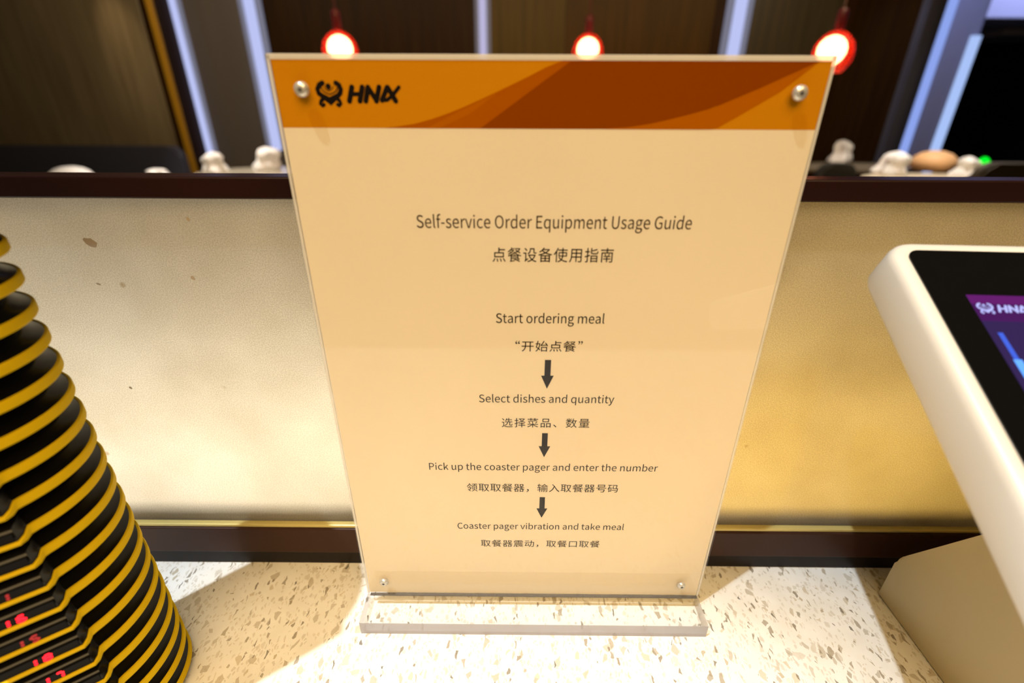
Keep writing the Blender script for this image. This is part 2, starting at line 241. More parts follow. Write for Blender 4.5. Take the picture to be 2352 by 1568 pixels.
GLYPHS = '{" ":[78,[]],"-":[121,[[16,86,106,86,106,110,16,110]]],"A":[213,[[1,0,34,0,59,78,153,78,177,0,211,0,124,257,88,257],[67,104,79,144,105,230,106,230,132,144,145,104]]],"C":[223,[[132,-5,155,-2,176,5,195,17,211,32,193,53,166,32,133,24,100,31,75,52,59,85,54,129,59,172,76,205,101,226,134,233,164,226,187,209,204,230,175,252,134,261,89,252,53,226,29,184,20,128,29,72,52,31,88,4]]],"E":[206,[[35,0,187,0,187,28,68,28,68,121,165,121,165,149,68,149,68,229,183,229,183,257,35,257]]],"G":[241,[[136,-5,161,-2,182,4,201,13,215,25,215,133,131,133,131,106,186,106,186,39,165,28,139,24,103,31,76,52,59,85,54,129,60,172,77,205,104,226,139,233,171,226,194,209,212,230,199,241,183,251,162,258,138,261,91,252,54,226,29,184,20,128,29,72,53,31,90,4]]],"H":[255,[[35,0,68,0,68,121,187,121,187,0,220,0,220,257,187,257,187,149,68,149,68,257,35,257]]],"N":[253,[[35,0,66,0,66,135,62,215,63,215,91,162,185,0,218,0,218,257,187,257,187,123,192,42,190,42,162,95,68,257,35,257]]],"O":[260,[[130,-5,174,5,209,31,231,74,239,129,231,185,209,226,174,252,130,261,86,252,51,226,28,185,20,129,28,74,51,31,86,5],[130,24,98,31,74,52,59,86,54,129,59,172,74,205,98,226,130,233,161,226,185,205,201,172,206,129,201,86,185,52,161,31]]],"P":[222,[[35,0,68,0,68,102,110,102,148,107,178,121,198,146,204,181,198,217,178,240,148,253,109,257,35,257],[68,129,68,230,104,230,134,228,155,220,168,205,172,181,168,158,156,141,135,132,106,129]]],"S":[209,[[106,-5,143,1,170,17,188,40,194,68,190,93,178,112,162,126,141,137,104,153,75,168,62,196,75,223,110,233,142,226,168,209,185,230,170,242,152,252,132,259,110,261,77,256,52,242,35,221,29,193,34,169,46,150,63,137,81,127,118,111,148,94,161,65,146,35,107,24,68,33,36,56,17,33,35,18,56,6,80,-2]]],"U":[252,[[126,-5,163,1,192,20,211,54,218,106,218,257,187,257,187,105,183,66,170,41,150,28,126,24,103,28,84,41,71,66,67,105,67,257,34,257,34,106,41,54,61,20,90,1]]],"a":[197,[[76,-5,109,3,139,23,140,23,143,0,169,0,169,117,165,149,154,174,133,189,103,195,61,187,29,170,41,148,67,162,98,168,129,154,137,120,85,111,49,97,28,77,21,49,36,10],[85,21,61,28,51,51,56,68,70,82,97,92,137,99,137,46,111,28]]],"b":[216,[[116,-5,147,2,173,22,192,55,199,98,194,138,179,169,155,188,123,195,92,187,63,168,64,202,64,279,32,279,32,0,58,0,61,20,62,20,89,2],[111,22,89,27,64,42,64,142,90,161,115,168,138,163,154,149,163,127,165,98,161,66,150,42,132,28]]],"c":[179,[[107,-5,140,2,169,19,155,41,134,28,110,22,86,27,67,42,55,65,51,95,56,125,68,148,87,163,111,168,131,164,149,152,165,173,142,188,110,195,75,188,46,169,26,137,18,95,25,53,44,22,72,2]]],"d":[217,[[97,-5,129,3,155,22,156,22,159,0,185,0,185,279,153,279,153,206,154,173,130,189,101,195,70,188,43,168,25,137,19,95,24,53,40,21,65,2],[104,22,82,27,65,42,55,65,51,95,56,125,68,148,85,163,106,168,130,163,153,148,153,48,129,29]]],"e":[194,[[109,-5,144,1,172,15,160,36,138,25,113,21,88,26,68,39,55,60,50,88,178,88,179,106,174,143,160,171,136,189,103,195,72,188,44,168,25,137,18,95,25,53,45,22,74,2],[49,110,56,135,68,154,85,166,104,169,139,154,151,110]]],"f":[114,[[12,164,37,164,37,0,69,0,69,164,110,164,110,190,69,190,69,220,76,248,96,258,118,252,125,277,110,282,93,283,68,279,51,266,41,247,37,221,37,190,12,188]]],"g":[197,[[96,-88,136,-82,166,-68,186,-47,193,-22,188,-1,176,13,155,21,126,23,89,23,63,29,56,44,59,57,68,67,82,62,96,60,123,65,145,78,160,99,166,126,161,149,150,166,189,166,189,190,123,190,96,195,69,190,46,177,31,155,25,127,33,97,50,76,50,75,35,60,29,39,34,20,46,8,46,6,25,-13,18,-37,24,-58,40,-74,65,-84],[96,82,68,94,56,127,68,160,96,172,125,160,137,127,125,94],[101,-65,60,-56,46,-32,50,-16,65,0,90,-3,123,-3,151,-8,161,-27,145,-54]]],"h":[213,[[32,0,64,0,64,138,90,160,116,167,144,155,152,116,152,0,184,0,184,120,181,152,170,176,152,190,126,195,91,186,63,163,64,202,64,279,32,279]]],"i":[96,[[32,0,64,0,64,190,32,190],[48,229,64,235,70,251,64,266,48,271,33,266,27,251,33,235]]],"k":[193,[[32,0,64,0,64,50,99,92,155,0,190,0,118,113,181,190,146,190,65,90,64,90,64,279,32,279]]],"l":[99,[[66,-5,84,-2,80,23,73,22,67,25,64,36,64,279,32,279,32,38,40,7]]],"m":[324,[[32,0,64,0,64,138,89,160,112,167,139,155,147,116,147,0,179,0,179,138,204,160,227,167,254,155,263,116,263,0,294,0,294,120,291,152,280,176,262,190,237,195,204,185,174,159,156,185,121,195,90,186,62,162,62,162,58,190,32,190]]],"n":[214,[[32,0,64,0,64,138,90,160,116,167,144,155,152,116,152,0,184,0,184,120,181,152,170,176,152,190,126,195,91,186,62,162,62,162,58,190,32,190]]],"o":[212,[[106,-5,139,2,167,22,187,53,194,95,187,137,167,169,139,188,106,195,73,188,45,169,25,137,18,95,25,53,45,22,73,2],[106,22,84,27,66,42,55,65,51,95,55,125,66,148,84,163,106,168,129,163,146,148,157,125,161,95,157,65,146,42,129,27]]],"p":[217,[[32,-80,64,-80,64,-16,63,18,90,1,116,-5,147,2,173,22,192,55,199,98,194,138,179,169,155,188,123,195,91,187,62,168,62,168,58,190,32,190],[111,22,89,27,64,42,64,142,91,161,115,168,138,163,154,149,163,127,165,98,161,66,150,42,132,28]]],"q":[217,[[153,-80,185,-80,185,190,159,190,156,172,155,172,130,189,101,195,70,188,43,168,25,137,19,95,24,53,40,21,65,2,97,-5,128,3,154,22,153,-13],[104,22,82,27,65,42,55,65,51,95,56,125,68,148,85,163,106,168,130,163,153,148,153,48,129,29]]],"r":[136,[[32,0,64,0,64,122,87,156,112,166,131,163,137,191,116,195,86,184,62,155,62,155,58,190,32,190]]],"s":[164,[[82,-5,112,0,133,12,146,30,151,52,146,75,132,90,114,101,93,110,65,122,52,143,61,162,88,170,111,165,131,153,146,173,120,189,87,195,59,191,39,179,26,162,22,141,39,105,77,86,107,72,120,50,111,29,83,20,53,27,27,43,11,22,43,3]]],"t":[132,[[92,-5,110,-2,127,2,121,27,99,21,76,31,70,58,70,164,121,164,121,190,70,190,70,244,43,244,40,190,9,188,9,164,38,164,38,59,41,33,50,13,66,0]]],"u":[213,[[88,-5,122,5,151,30,152,30,154,0,181,0,181,190,149,190,149,55,124,31,97,23,70,35,62,74,62,190,29,190,29,70,33,38,44,14,62,0]]],"v":[182,[[73,0,111,0,178,190,146,190,110,82,93,26,91,26,74,82,38,190,5,190]]],"y":[182,[[35,-82,61,-77,80,-63,95,-42,106,-16,178,190,147,190,112,85,97,31,95,31,76,85,38,190,5,190,81,0,77,-15,60,-44,34,-56,19,-53,13,-78]]],"“":[350,[[270,283,262,297,232,272,218,231,227,207,246,198,264,205,270,221,264,237,248,243,238,240,247,264],[337,283,329,297,299,272,286,231,294,207,313,198,331,205,337,221,331,237,315,243,306,240,314,264]]],"”":[350,[[81,210,88,196,118,221,132,262,123,286,104,295,86,288,80,272,86,256,102,250,112,253,103,229],[13,210,21,196,51,221,64,262,56,286,37,295,19,288,13,272,19,256,35,250,44,253,36,229]]],"、":[350,[[96,-20,119,1,102,21,81,42,61,61,41,78,18,58,38,42,58,22,78,1]]],"使":[350,[[210,293,210,255,112,255,112,231,210,231,210,197,123,197,123,100,208,100,202,72,189,46,164,67,145,93,123,85,145,54,173,28,160,18,143,8,123,0,99,-7,116,-29,141,-20,162,-10,180,1,195,14,223,-1,254,-13,288,-22,325,-29,340,-5,304,1,270,9,239,19,210,32,226,65,234,100,325,100,325,197,235,197,235,231,337,231,337,255,235,255,235,293],[147,175,210,175,210,138,209,122,147,122],[235,175,300,175,300,122,235,122,235,138],[97,295,80,255,58,218,33,185,7,156,22,130,61,176,61,-29,86,-29,86,214,96,232,105,250,114,269,122,287]]],"入":[350,[[103,264,120,252,134,238,148,223,160,207,138,138,108,79,67,32,14,-5,39,-26,87,10,126,54,158,108,181,172,208,118,237,64,274,15,325,-25,330,-9,338,5,270,67,227,142,184,219,119,287]]],"动":[350,[[31,265,31,242,167,242,167,265],[229,288,228,213,178,213,178,188,227,188,221,130,210,76,190,29,160,-9,181,-28,213,15,234,66,246,125,252,188,305,188,301,109,298,55,293,22,287,7,281,2,273,1,228,4,233,-10,236,-22,284,-23,298,-19,310,-9,317,9,323,47,327,109,331,200,331,213,254,213,255,288],[31,15,32,16,32,15,40,19,57,24,91,32,150,46,156,22,179,30,173,51,164,76,154,103,144,128,122,122,142,68,59,50,69,75,79,102,87,130,95,158,173,158,173,182,19,182,19,158,68,158,60,128,52,100,44,78,39,64,31,47,23,40]]],"南":[350,[[111,161,124,139,132,119,154,126,145,147,132,168],[160,294,160,259,21,259,21,234,160,234,160,197,40,197,40,-28,67,-28,67,173,284,173,284,3,283,-3,276,-5,227,-5,236,-28,272,-27,296,-24,308,-15,311,3,311,197,189,197,189,234,329,234,329,259,189,259,189,294],[218,168,194,118,93,118,93,97,161,97,161,62,86,62,86,40,161,40,161,-21,187,-21,187,40,265,40,265,62,187,62,187,97,259,97,259,118,216,118,241,161]]],"取":[350,[[298,230,290,192,281,157,269,125,256,95,243,125,233,158,225,193,218,230],[177,255,177,230,195,230,203,185,213,143,226,104,241,69,224,45,207,24,188,6,168,-8,185,-28,204,-14,222,3,239,22,255,43,268,23,284,5,301,-12,320,-26,339,-5,318,9,300,26,284,45,270,67,288,106,304,149,317,198,325,251,309,256,305,255],[13,46,19,20,125,39,125,-27,150,-27,150,43,181,49,180,71,150,67,150,254,176,254,176,278,17,278,17,254,40,254,40,49],[65,254,125,254,125,205,65,205],[65,182,125,182,125,131,65,131],[65,108,125,108,125,62,65,53]]],"口":[350,[[44,257,44,-19,72,-19,72,11,279,11,279,-18,307,-18,307,257],[72,37,72,231,279,231,279,37]]],"号":[350,[[91,256,258,256,258,209,91,209],[65,280,65,186,285,186,285,280],[22,154,22,130,94,130,71,67,255,67,244,20,232,0,215,-4,155,-1,162,-13,165,-26,224,-27,241,-25,254,-18,263,-6,271,13,278,40,284,79,286,91,110,91,123,130,327,130,327,154]]],"品":[350,[[106,254,245,254,245,188,106,188],[80,279,80,162,272,162,272,279],[29,125,29,-28,54,-28,54,-9,127,-9,127,-25,154,-25,154,125],[54,16,54,100,127,100,127,16],[192,125,192,-28,217,-28,217,-9,297,-9,297,-26,324,-26,324,125],[217,16,217,100,297,100,297,16]]],"器":[350,[[69,256,128,256,128,206,69,206],[218,256,281,256,281,206,218,206],[215,169,259,147,158,147,179,181,153,186,153,278,45,278,45,183,151,183,127,147,18,147,18,124,104,124,85,108,63,94,38,81,11,69,25,49,45,58,45,-28,69,-28,69,-18,128,-18,128,-26,153,-26,153,80,86,80,115,101,139,124,204,124,229,100,259,80,194,80,194,-28,218,-28,218,-18,281,-18,281,-26,306,-26,306,57,324,52,340,73,312,81,284,93,258,107,236,124,332,124,332,147,271,147,280,157,257,171,229,183],[194,278,194,183,306,183,306,278],[69,5,69,57,128,57,128,5],[218,5,218,57,281,57,281,5]]],"备":[350,[[240,241,226,228,211,216,193,205,174,194,142,214,115,237,119,241],[129,295,113,272,90,248,62,226,27,206,45,187,72,203,97,221,120,200,147,182,114,169,80,159,45,151,11,145,22,120,61,128,100,138,138,151,175,167,209,153,246,141,284,132,324,125,341,150,304,155,268,162,234,171,202,182,226,197,248,215,267,234,283,255,266,265,261,264,140,264,158,290],[87,45,161,45,161,6,87,6],[87,67,87,102,161,102,161,67],[261,45,261,6,188,6,188,45],[261,67,188,67,188,102,261,102],[60,125,60,-28,87,-28,87,-17,261,-17,261,-27,290,-27,290,125]]],"始":[350,[[162,114,162,-28,186,-28,186,-13,292,-13,292,-27,317,-27,317,114],[186,11,186,91,292,91,292,11],[150,143,160,145,183,148,228,152,306,158,317,133,339,145,329,167,315,193,298,219,280,243,259,233,293,181,182,174,199,199,216,227,232,256,247,287,220,294,205,261,189,231,174,206,164,190,152,175,141,168],[71,198,111,198,107,166,101,136,95,109,86,84,50,112],[23,102,76,61,63,39,48,20,32,5,14,-7,30,-27,49,-14,66,2,81,21,95,43,127,7,144,29,106,68,117,99,126,135,132,175,136,221,121,223,117,222,76,222,87,291,62,293,52,222,15,222,15,198,47,198]]],"开":[350,[[227,246,227,146,129,146,129,161,129,246],[18,146,18,121,101,121,94,86,80,51,56,19,19,-10,40,-29,80,4,106,41,121,80,128,121,227,121,227,-28,254,-28,254,121,332,121,332,146,254,146,254,246,321,246,321,271,31,271,31,246,103,246,103,161,102,146]]],"择":[350,[[62,294,62,224,16,224,16,199,62,199,62,125,13,110,19,85,62,98,62,4,61,-1,56,-2,23,-2,31,-27,58,-26,76,-22,85,-13,88,4,88,107,128,120,125,144,88,133,88,199,129,199,129,224,88,224,88,294],[282,252,259,226,232,203,207,226,186,252],[139,276,139,252,161,252,184,219,211,190,190,179,168,169,146,161,124,154,138,133,162,141,185,151,209,162,231,175,252,162,275,150,299,141,325,133,341,155,317,161,294,169,272,178,252,190,272,207,290,225,305,246,318,268,303,277,298,276],[217,144,217,113,146,113,146,90,217,90,217,54,128,54,128,30,217,30,217,-29,243,-29,243,30,335,30,335,54,243,54,243,90,310,90,310,113,243,113,243,144]]],"指":[350,[[293,273,270,265,242,256,212,248,180,241,180,293,154,293,154,193,165,163,206,155,287,155,323,167,335,214,311,223,305,187,286,179,207,179,185,182,180,193,180,219,215,226,250,234,284,244,313,254],[179,47,293,47,293,10,179,10],[179,68,179,103,293,103,293,68],[154,126,154,-28,179,-28,179,-12,293,-12,293,-26,319,-26,319,126],[64,294,64,223,15,223,15,199,64,199,64,123,11,109,19,83,64,97,64,3,63,-2,58,-4,23,-4,31,-28,60,-27,78,-23,87,-14,90,3,90,104,137,119,133,143,90,131,90,199,132,199,132,223,90,223,90,294]]],"数":[350,[[155,287,129,241,146,232,177,278],[31,278,44,254,53,231,72,240,64,262,50,285],[144,91,129,66,111,44,71,63,86,91],[39,54,92,29,75,18,56,9,36,1,14,-5,27,-25,51,-18,73,-8,94,3,114,18,144,-2,161,15,131,33,144,49,156,67,166,86,173,108,159,114,155,113,97,113,105,131,82,136,72,113,25,113,25,91,61,91],[90,294,90,229,18,229,18,207,82,207,68,191,51,175,32,162,14,152,28,132,44,142,60,155,76,169,90,184,90,141,114,141,114,189,161,152,176,171,120,207,186,207,186,229,114,229,114,294],[220,291,212,246,201,203,187,166,168,134,188,118,201,139,212,164,218,138,226,114,234,91,243,70,227,46,207,25,185,8,158,-8,173,-29,198,-14,220,4,239,23,256,45,270,24,286,5,303,-11,322,-25,340,-4,319,9,301,26,284,46,270,69,283,98,293,129,302,164,308,202,332,202,332,226,232,226,244,287],[283,202,279,172,273,145,265,120,257,97,247,121,239,147,232,174,227,202]]],"点":[350,[[83,163,266,163,266,100,83,100],[119,45,124,8,126,-25,153,-21,150,11,144,47],[192,44,206,9,216,-24,242,-18,231,15,215,50],[263,47,276,29,289,10,300,-9,308,-25,333,-15,324,1,313,20,300,39,286,56],[62,54,53,35,41,15,28,-2,15,-16,39,-28,53,-12,66,7,77,27,87,48],[58,188,58,76,292,76,292,188,186,188,186,232,319,232,319,257,186,257,186,294,159,294,159,188]]],"用":[350,[[54,270,54,143,52,104,47,63,34,23,11,-13,32,-30,49,-6,62,21,70,50,76,79,164,79,164,-25,190,-25,190,79,285,79,285,8,283,1,275,-1,220,-1,229,-26,270,-26,294,-22,307,-12,311,8,311,270],[79,244,164,244,164,188,79,188],[285,244,285,188,190,188,190,244],[79,163,164,163,164,104,78,104,79,143],[285,163,285,104,190,104,190,163]]],"码":[350,[[144,72,144,48,277,48,277,72],[172,228,160,118,167,118,302,118,297,68,291,34,285,12,279,1,273,-3,265,-3,227,-1,232,-13,234,-26,276,-26,289,-23,300,-15,308,-1,316,26,322,68,328,129,329,140,286,140,300,273,281,275,277,273,155,273,155,249,272,249,261,140,188,140,196,226],[18,276,18,251,61,251,52,212,41,176,27,143,10,115,22,86,41,115,41,-12,63,-12,63,16,128,16,128,168,64,168,70,188,76,209,81,230,86,251,138,251,138,276],[63,144,105,144,105,40,63,40]]],"菜":[350,[[284,226,233,217,170,210,100,205,32,203,38,180,108,182,179,187,247,195,305,205],[48,162,66,135,79,109,102,119,89,145,70,171],[144,171,157,145,165,121,190,130,181,154,167,179],[283,184,264,149,243,116,263,107,309,174],[220,294,220,270,130,270,130,294,103,294,103,270,21,270,21,246,103,246,103,218,130,218,130,246,220,246,220,222,247,222,247,246,330,246,330,270,247,270,247,294],[161,119,161,92,20,92,20,69,137,69,110,48,79,29,46,13,12,1,30,-21,65,-7,100,12,133,35,161,60,161,-28,188,-28,188,61,215,35,248,13,283,-5,319,-19,337,4,302,15,268,30,237,48,210,69,331,69,331,92,188,92,188,119]]],"设":[350,[[43,272,72,244,96,217,113,235,90,261,60,288],[15,184,15,159,64,159,64,33,58,13,47,1,61,-21,67,-15,78,-6,101,11,138,39,129,61,90,33,90,184],[172,282,172,243,170,223,162,203,146,184,118,167,135,147,166,167,185,191,194,217,197,242,197,257,259,257,259,201,264,172,288,164,314,164,333,166,331,189,314,187,290,187,285,190,284,200,284,282],[282,115,271,95,258,76,244,60,227,45,211,60,196,77,183,95,173,115],[134,139,134,115,153,115,148,113,159,90,173,68,189,48,207,30,186,18,165,9,142,1,119,-5,132,-28,157,-20,181,-11,205,0,227,14,247,0,270,-12,295,-21,321,-29,337,-6,313,1,290,9,268,19,248,30,269,51,288,75,303,102,315,133,299,140,295,139]]],"输":[350,[[257,157,257,30,278,30,278,157],[301,169,301,2,300,-2,296,-4,262,-3,269,-25,295,-24,312,-21,321,-13,323,2,323,169],[25,116,34,119,49,120,77,120,77,72,15,58,21,34,77,48,77,-28,100,-28,100,54,129,62,127,84,100,77,100,120,128,120,128,145,100,145,100,198,77,198,77,145,46,145,71,228,129,228,129,252,76,252,83,290,58,294,53,252,16,252,16,228,48,228,32,166,25,147,17,138],[231,295,210,268,184,243,153,221,122,204,139,185,167,201,167,186,297,186,297,203,324,188,341,209,314,221,289,236,266,254,244,274,252,286],[177,208,206,231,231,257,259,230,289,208],[215,142,215,114,167,114,167,142],[145,163,145,-27,167,-27,167,46,215,46,215,0,214,-4,211,-5,188,-4,195,-26,214,-25,228,-22,235,-14,237,0,237,163],[167,94,215,94,215,65,167,65]]],"选":[350,[[21,268,37,254,52,238,66,223,76,209,97,225,73,254,41,282],[156,284,149,260,139,238,128,218,114,201,137,187,159,223,211,223,211,172,112,172,112,148,175,148,169,116,156,89,135,67,103,50,119,29,156,50,180,76,194,109,202,148,238,148,238,67,244,40,270,33,304,33,327,44,336,88,323,92,313,99,310,64,301,57,274,57,265,59,264,67,264,148,333,148,333,172,237,172,237,223,318,223,318,245,237,245,237,293,211,293,211,245,170,245,181,278],[88,160,20,160,20,135,63,135,63,29,39,15,16,-5,33,-28,62,0,85,12,99,6,117,-7,136,-15,157,-20,182,-23,210,-24,331,-20,338,7,210,1,184,2,161,4,140,8,122,16,102,29,88,35]]],"量":[350,[[88,233,262,233,262,214,88,214],[88,267,262,267,262,248,88,248],[62,283,62,198,288,198,288,283],[18,183,18,163,332,163,332,183],[81,96,162,96,162,75,81,75],[187,96,272,96,272,75,187,75],[81,131,162,131,162,111,81,111],[187,131,272,131,272,111,187,111],[16,1,16,-19,334,-19,334,1,187,1,187,21,306,21,306,40,187,40,187,59,298,59,298,147,56,147,56,59,162,59,162,40,46,40,46,21,162,21,162,1]]],"震":[350,[[90,106,90,89,298,89,298,106],[68,206,68,190,144,190,144,206],[60,173,60,158,144,158,144,173],[204,173,204,158,291,158,291,173],[204,206,204,190,282,190,282,206],[27,241,27,181,52,181,52,224,161,224,161,150,187,150,187,224,298,224,298,181,323,181,323,241,187,241,187,261,303,261,303,281,47,281,47,261,161,261,161,241],[94,-28,101,-25,117,-22,150,-16,205,-7,207,13,126,1,126,53,178,53,203,25,235,3,276,-12,324,-22,338,-1,298,4,262,14,287,26,311,41,291,52,242,23,220,37,202,53,332,53,332,72,71,72,72,91,72,121,319,121,319,141,47,141,47,91,46,66,41,39,30,12,12,-13,31,-30,46,-11,57,9,65,31,69,53,99,53,99,20,93,2,82,-6]]],"领":[350,[[243,178,241,100,230,47,204,11,155,-11,168,-29,221,-4,250,36,262,95,265,178],[254,33,273,18,291,2,308,-14,321,-27,338,-11,325,2,307,17,288,33,270,47],[72,192,106,150,124,162,89,202],[186,214,186,49,210,49,210,194,298,194,298,50,322,50,322,214,255,214,269,251,333,251,333,275,177,275,177,251,244,251,231,214],[93,294,79,263,60,231,37,202,12,177,30,160,49,179,66,200,82,222,96,246,114,227,132,207,147,188,159,172,175,190,162,207,145,227,126,247,107,267,116,288],[35,135,35,112,127,112,85,41,58,65,41,52,61,33,82,13,100,-7,114,-25,133,-9,102,25,117,48,133,73,148,100,160,126,143,137,139,135]]],"餐":[350,[[53,198,79,181,50,166,19,156,33,139,72,154,109,175,142,202,166,236,151,244,146,243,114,243,114,260,175,260,175,277,114,277,114,294,91,294,91,243,85,243,90,250,68,254,47,228,13,203,29,189,53,207,72,227,134,227,117,208,97,192,68,210],[189,233,233,210,196,194,209,175,254,197,303,162,319,179,273,211,298,239,316,273,301,279,298,279,189,279,189,259,285,259,270,240,252,223,204,248],[245,75,245,57,107,57,107,75],[245,90,107,90,107,107,245,107],[155,144,170,124,104,124,123,134,142,145,159,157,175,169,192,157,211,145,232,134,254,124,196,124,176,149],[75,-27,82,-24,98,-21,129,-16,183,-7,186,12,107,1,107,40,181,40,169,27,203,14,239,0,272,-14,298,-27,312,-9,266,11,306,42,287,55,246,19,187,40,271,40,271,117,323,100,339,121,297,131,257,146,220,163,189,183,196,191,175,202,145,174,106,150,62,130,15,116,31,95,82,113,82,15,76,0,65,-7]]],"，":[350,[[55,-37,80,-25,99,-7,111,15,116,42,108,71,86,82,67,76,59,57,67,38,85,32,91,33,79,2,47,-19]]]}'
EMBLEM = [[1141, [-1298, 380], [-1447, 305], [-1536, 156], [-1506, 24], [-1384, -70], [-1246, -135], [-1117, -192], [-947, -125], [-788, -58], [-688, 37], [-649, 159], [-691, 299], [-825, 382]], [439, [-1377, 222], [-1343, 109], [-1229, 35], [-1099, -12], [-942, 40], [-825, 111], [-765, 224]], [307, [-1265, 259], [-1249, 166], [-1123, 101], [-975, 167], [-917, 261]], [1272, [-1113, 288], [-1109, 223]], [1141, [-1278, -136], [-1104, -306], [-894, -125]], [878, [-1356, -155], [-1466, -241], [-1504, -337], [-1429, -404], [-1361, -355]], [878, [-845, -153], [-750, -229], [-722, -324], [-798, -401], [-855, -353]]]
LETTERS = [[1360, [-213, 254], [-381, -256]], [1360, [181, 255], [20, -254]], [1053, [-291, 1], [101, 2]], [1316, [398, 256], [248, -253]], [1316, [384, 228], [677, -223]], [1316, [819, 258], [653, -252]], [1272, [1123, 250], [869, -222]], [1316, [1123, 250], [1409, -243]], [965, [893, -194], [1074, -193], [1281, -50], [1575, 251]]]
GL = json.loads(GLYPHS)

# ------------------------------------------------------------------ the room shell
FZ, CZ, WY = -1.0, 2.65, 6.0
wall_a = wood('smoked_wood', (.15, .115, .065), (.23, .185, .11), .30)
wall_b = wood('dark_walnut', (.020, .008, .001), (.036, .015, .002), .4, spec=.08)
wall_c = wood('olive_wood', (.07, .040, .004), (.10, .058, .006), .4, spec=.12)
wall_d = wood('umber_wood', (.055, .026, .002), (.085, .040, .003), .4, spec=.1)
wall_e = wood('taupe_wood', (.050, .038, .018), (.078, .058, .028), .35, spec=.2)
steel = mat('satin_grey_panel', (.17, .15, .14), .25, .2)
dark = mat('near_black_wall', (.006, .005, .004), .6)
structure(obj('floor', B(-9, 9, -3, 13, FZ - .05, FZ), mat('dark_floor_stone', (.06, .045, .03), .3)))
structure(obj('ceiling', B(-9, 9, -3, 13, CZ + .35, CZ + .4), mat('ceiling_paint', (.35, .28, .20), .7)))
def wx(px, py, Y=WY): return at(px, py, Y).x
x_gold = wx(393, 200, 5.55)
structure(obj('wall_left', B(-9, -8.9, -3, 13, FZ, CZ + .35), wall_b))
structure(obj('wall_right', B(8.9, 9, -3, 13, FZ, CZ + .35), dark))
structure(obj('wall_front', B(-8.9, 8.9, -3.1, -3, FZ, CZ + .35), wall_d))
wb = obj('wall_back', B(-8.9, 8.9, 12.9, 13, FZ, CZ + .35), dark); structure(wb)
# the panelled partition behind the dining tables: each panel a piece of wall_back
part = structure(link(bpy.data.objects.new('wall_dining', None)))
def panel(px0, py0, px1, py1, Y, m, th=.04, z0=FZ, z1=CZ + .33, name='panel'):
    return obj(name, B(wx(px0, py0, Y), wx(px1, py1, Y), Y, Y + th, z0, z1, bev=.004), m, part)
obj('panel', B(-8.85, wx(372, 200, 5.5), 5.5, 5.56, FZ, CZ + .33, bev=.01), wall_a, part)
obj('panel_edge', B(wx(372, 200, 5.5) + .001, wx(372, 200, 5.5) + .05, 5.5, 5.9, FZ, CZ + .33), wall_b, part)
obj('brass_trim', B(wx(388, 200, 5.48), wx(401, 200, 5.48), 5.46, 5.50, FZ, CZ + .33, bev=.004), mat('gold_trim', (.60, .32, .02), .35, .2), part)
panel(380, 200, 428, 200, WY, wall_b)
panel(428, 200, 625, 200, WY - .04, steel)
panel(625, 200, 1096, 60, WY, wall_b)
panel(1096, 60, 1300, 60, WY, wall_c)
panel(1300, 60, 1636, 60, WY - .001, wall_d)
panel(1636, 60, 1672, 60, WY, wall_b)
panel(1672, 60, 1930, 60, WY - .002, wall_e)
panel(1930, 60, 2060, 200, WY, wall_b)
panel(2060, 200, 2130, 200, WY - .002, wood('grey_wood', (.06, .055, .055), (.10, .09, .09), .35))
strip_e = (emi('sheen_blue', (.50, .55, .90), .9), emi('sheen_blue_edge', (.20, .20, .27), .8))  # emission stands in for bright reflections on the wall, dimmer at the edges
strip_p = (emi('sheen_violet', (.55, .52, .78), .8), emi('sheen_violet_edge', (.20, .17, .18), .7))
def sheen_strip(px, py, wpx, Y, m, z0=FZ, z1=CZ + .33, d=.05):
    x = wx(px, py, Y); hw = wpx * Y / 1000 / 2
    m = list(m) if isinstance(m, tuple) else [m]
    hal = [(x + hw * 1.35 * math.cos(t), Y - d * .4 * math.sin(t)) for t in [PI * i / 8 for i in range(9)]]
    st_ = obj('sheen_strip', prism(bmesh.new(), hal, z0, z1, frame=lambda p, t: (p[0], p[1], t)), m[1], part)
    prof = [(x + hw * .62 * math.cos(t), Y - d * .38 - d * math.sin(t)) for t in [PI * i / 8 for i in range(9)]]
    obj('sheen_core', prism(bmesh.new(), prof, z0, z1, frame=lambda p, t: (p[0], p[1], t)), m[0], st_)
sheen_strip(447, 200, 20, WY - .04, strip_e, z0=-.34)
sheen_strip(611, 200, 30, WY - .04, strip_e, z0=-.22)
sheen_strip(1109, 60, 20, WY, strip_p)
sheen_strip(1692, 60, 34, WY, strip_e)
# lit pillar right
PYL = 5.6
xl, xr = wx(2119, 200, PYL), wx(2208, 200, PYL)
pil = structure(link(bpy.data.objects.new('trim_1', None)))
obj('pillar_panel', B(xl, xr, PYL, PYL + .04, FZ, CZ + .3, bev=.02), mat('pillar_blue_grey', (.30, .33, .52), .3, .2), pil)
def pstrip(px, wpx, m, z1):  # glowing half-tubes imitate the bright edges of the pillar
    x = wx(px, 200, PYL); hw = wpx * PYL / 1000 / 2
    prof = [(x + hw * math.cos(t), PYL + .02 - .05 * math.sin(t)) for t in [PI * i / 8 for i in range(9)]]
    obj('sheen_strip', prism(bmesh.new(), prof, FZ, z1, frame=lambda p, t: (p[0], p[1], t)), m, pil)
pstrip(2126, 15, emi('pillar_sheen_a', (.30, .42, .95), .8), CZ + .3)
pstrip(2200, 22, emi('pillar_sheen_b', (.42, .58, 1.0), .85), .88)
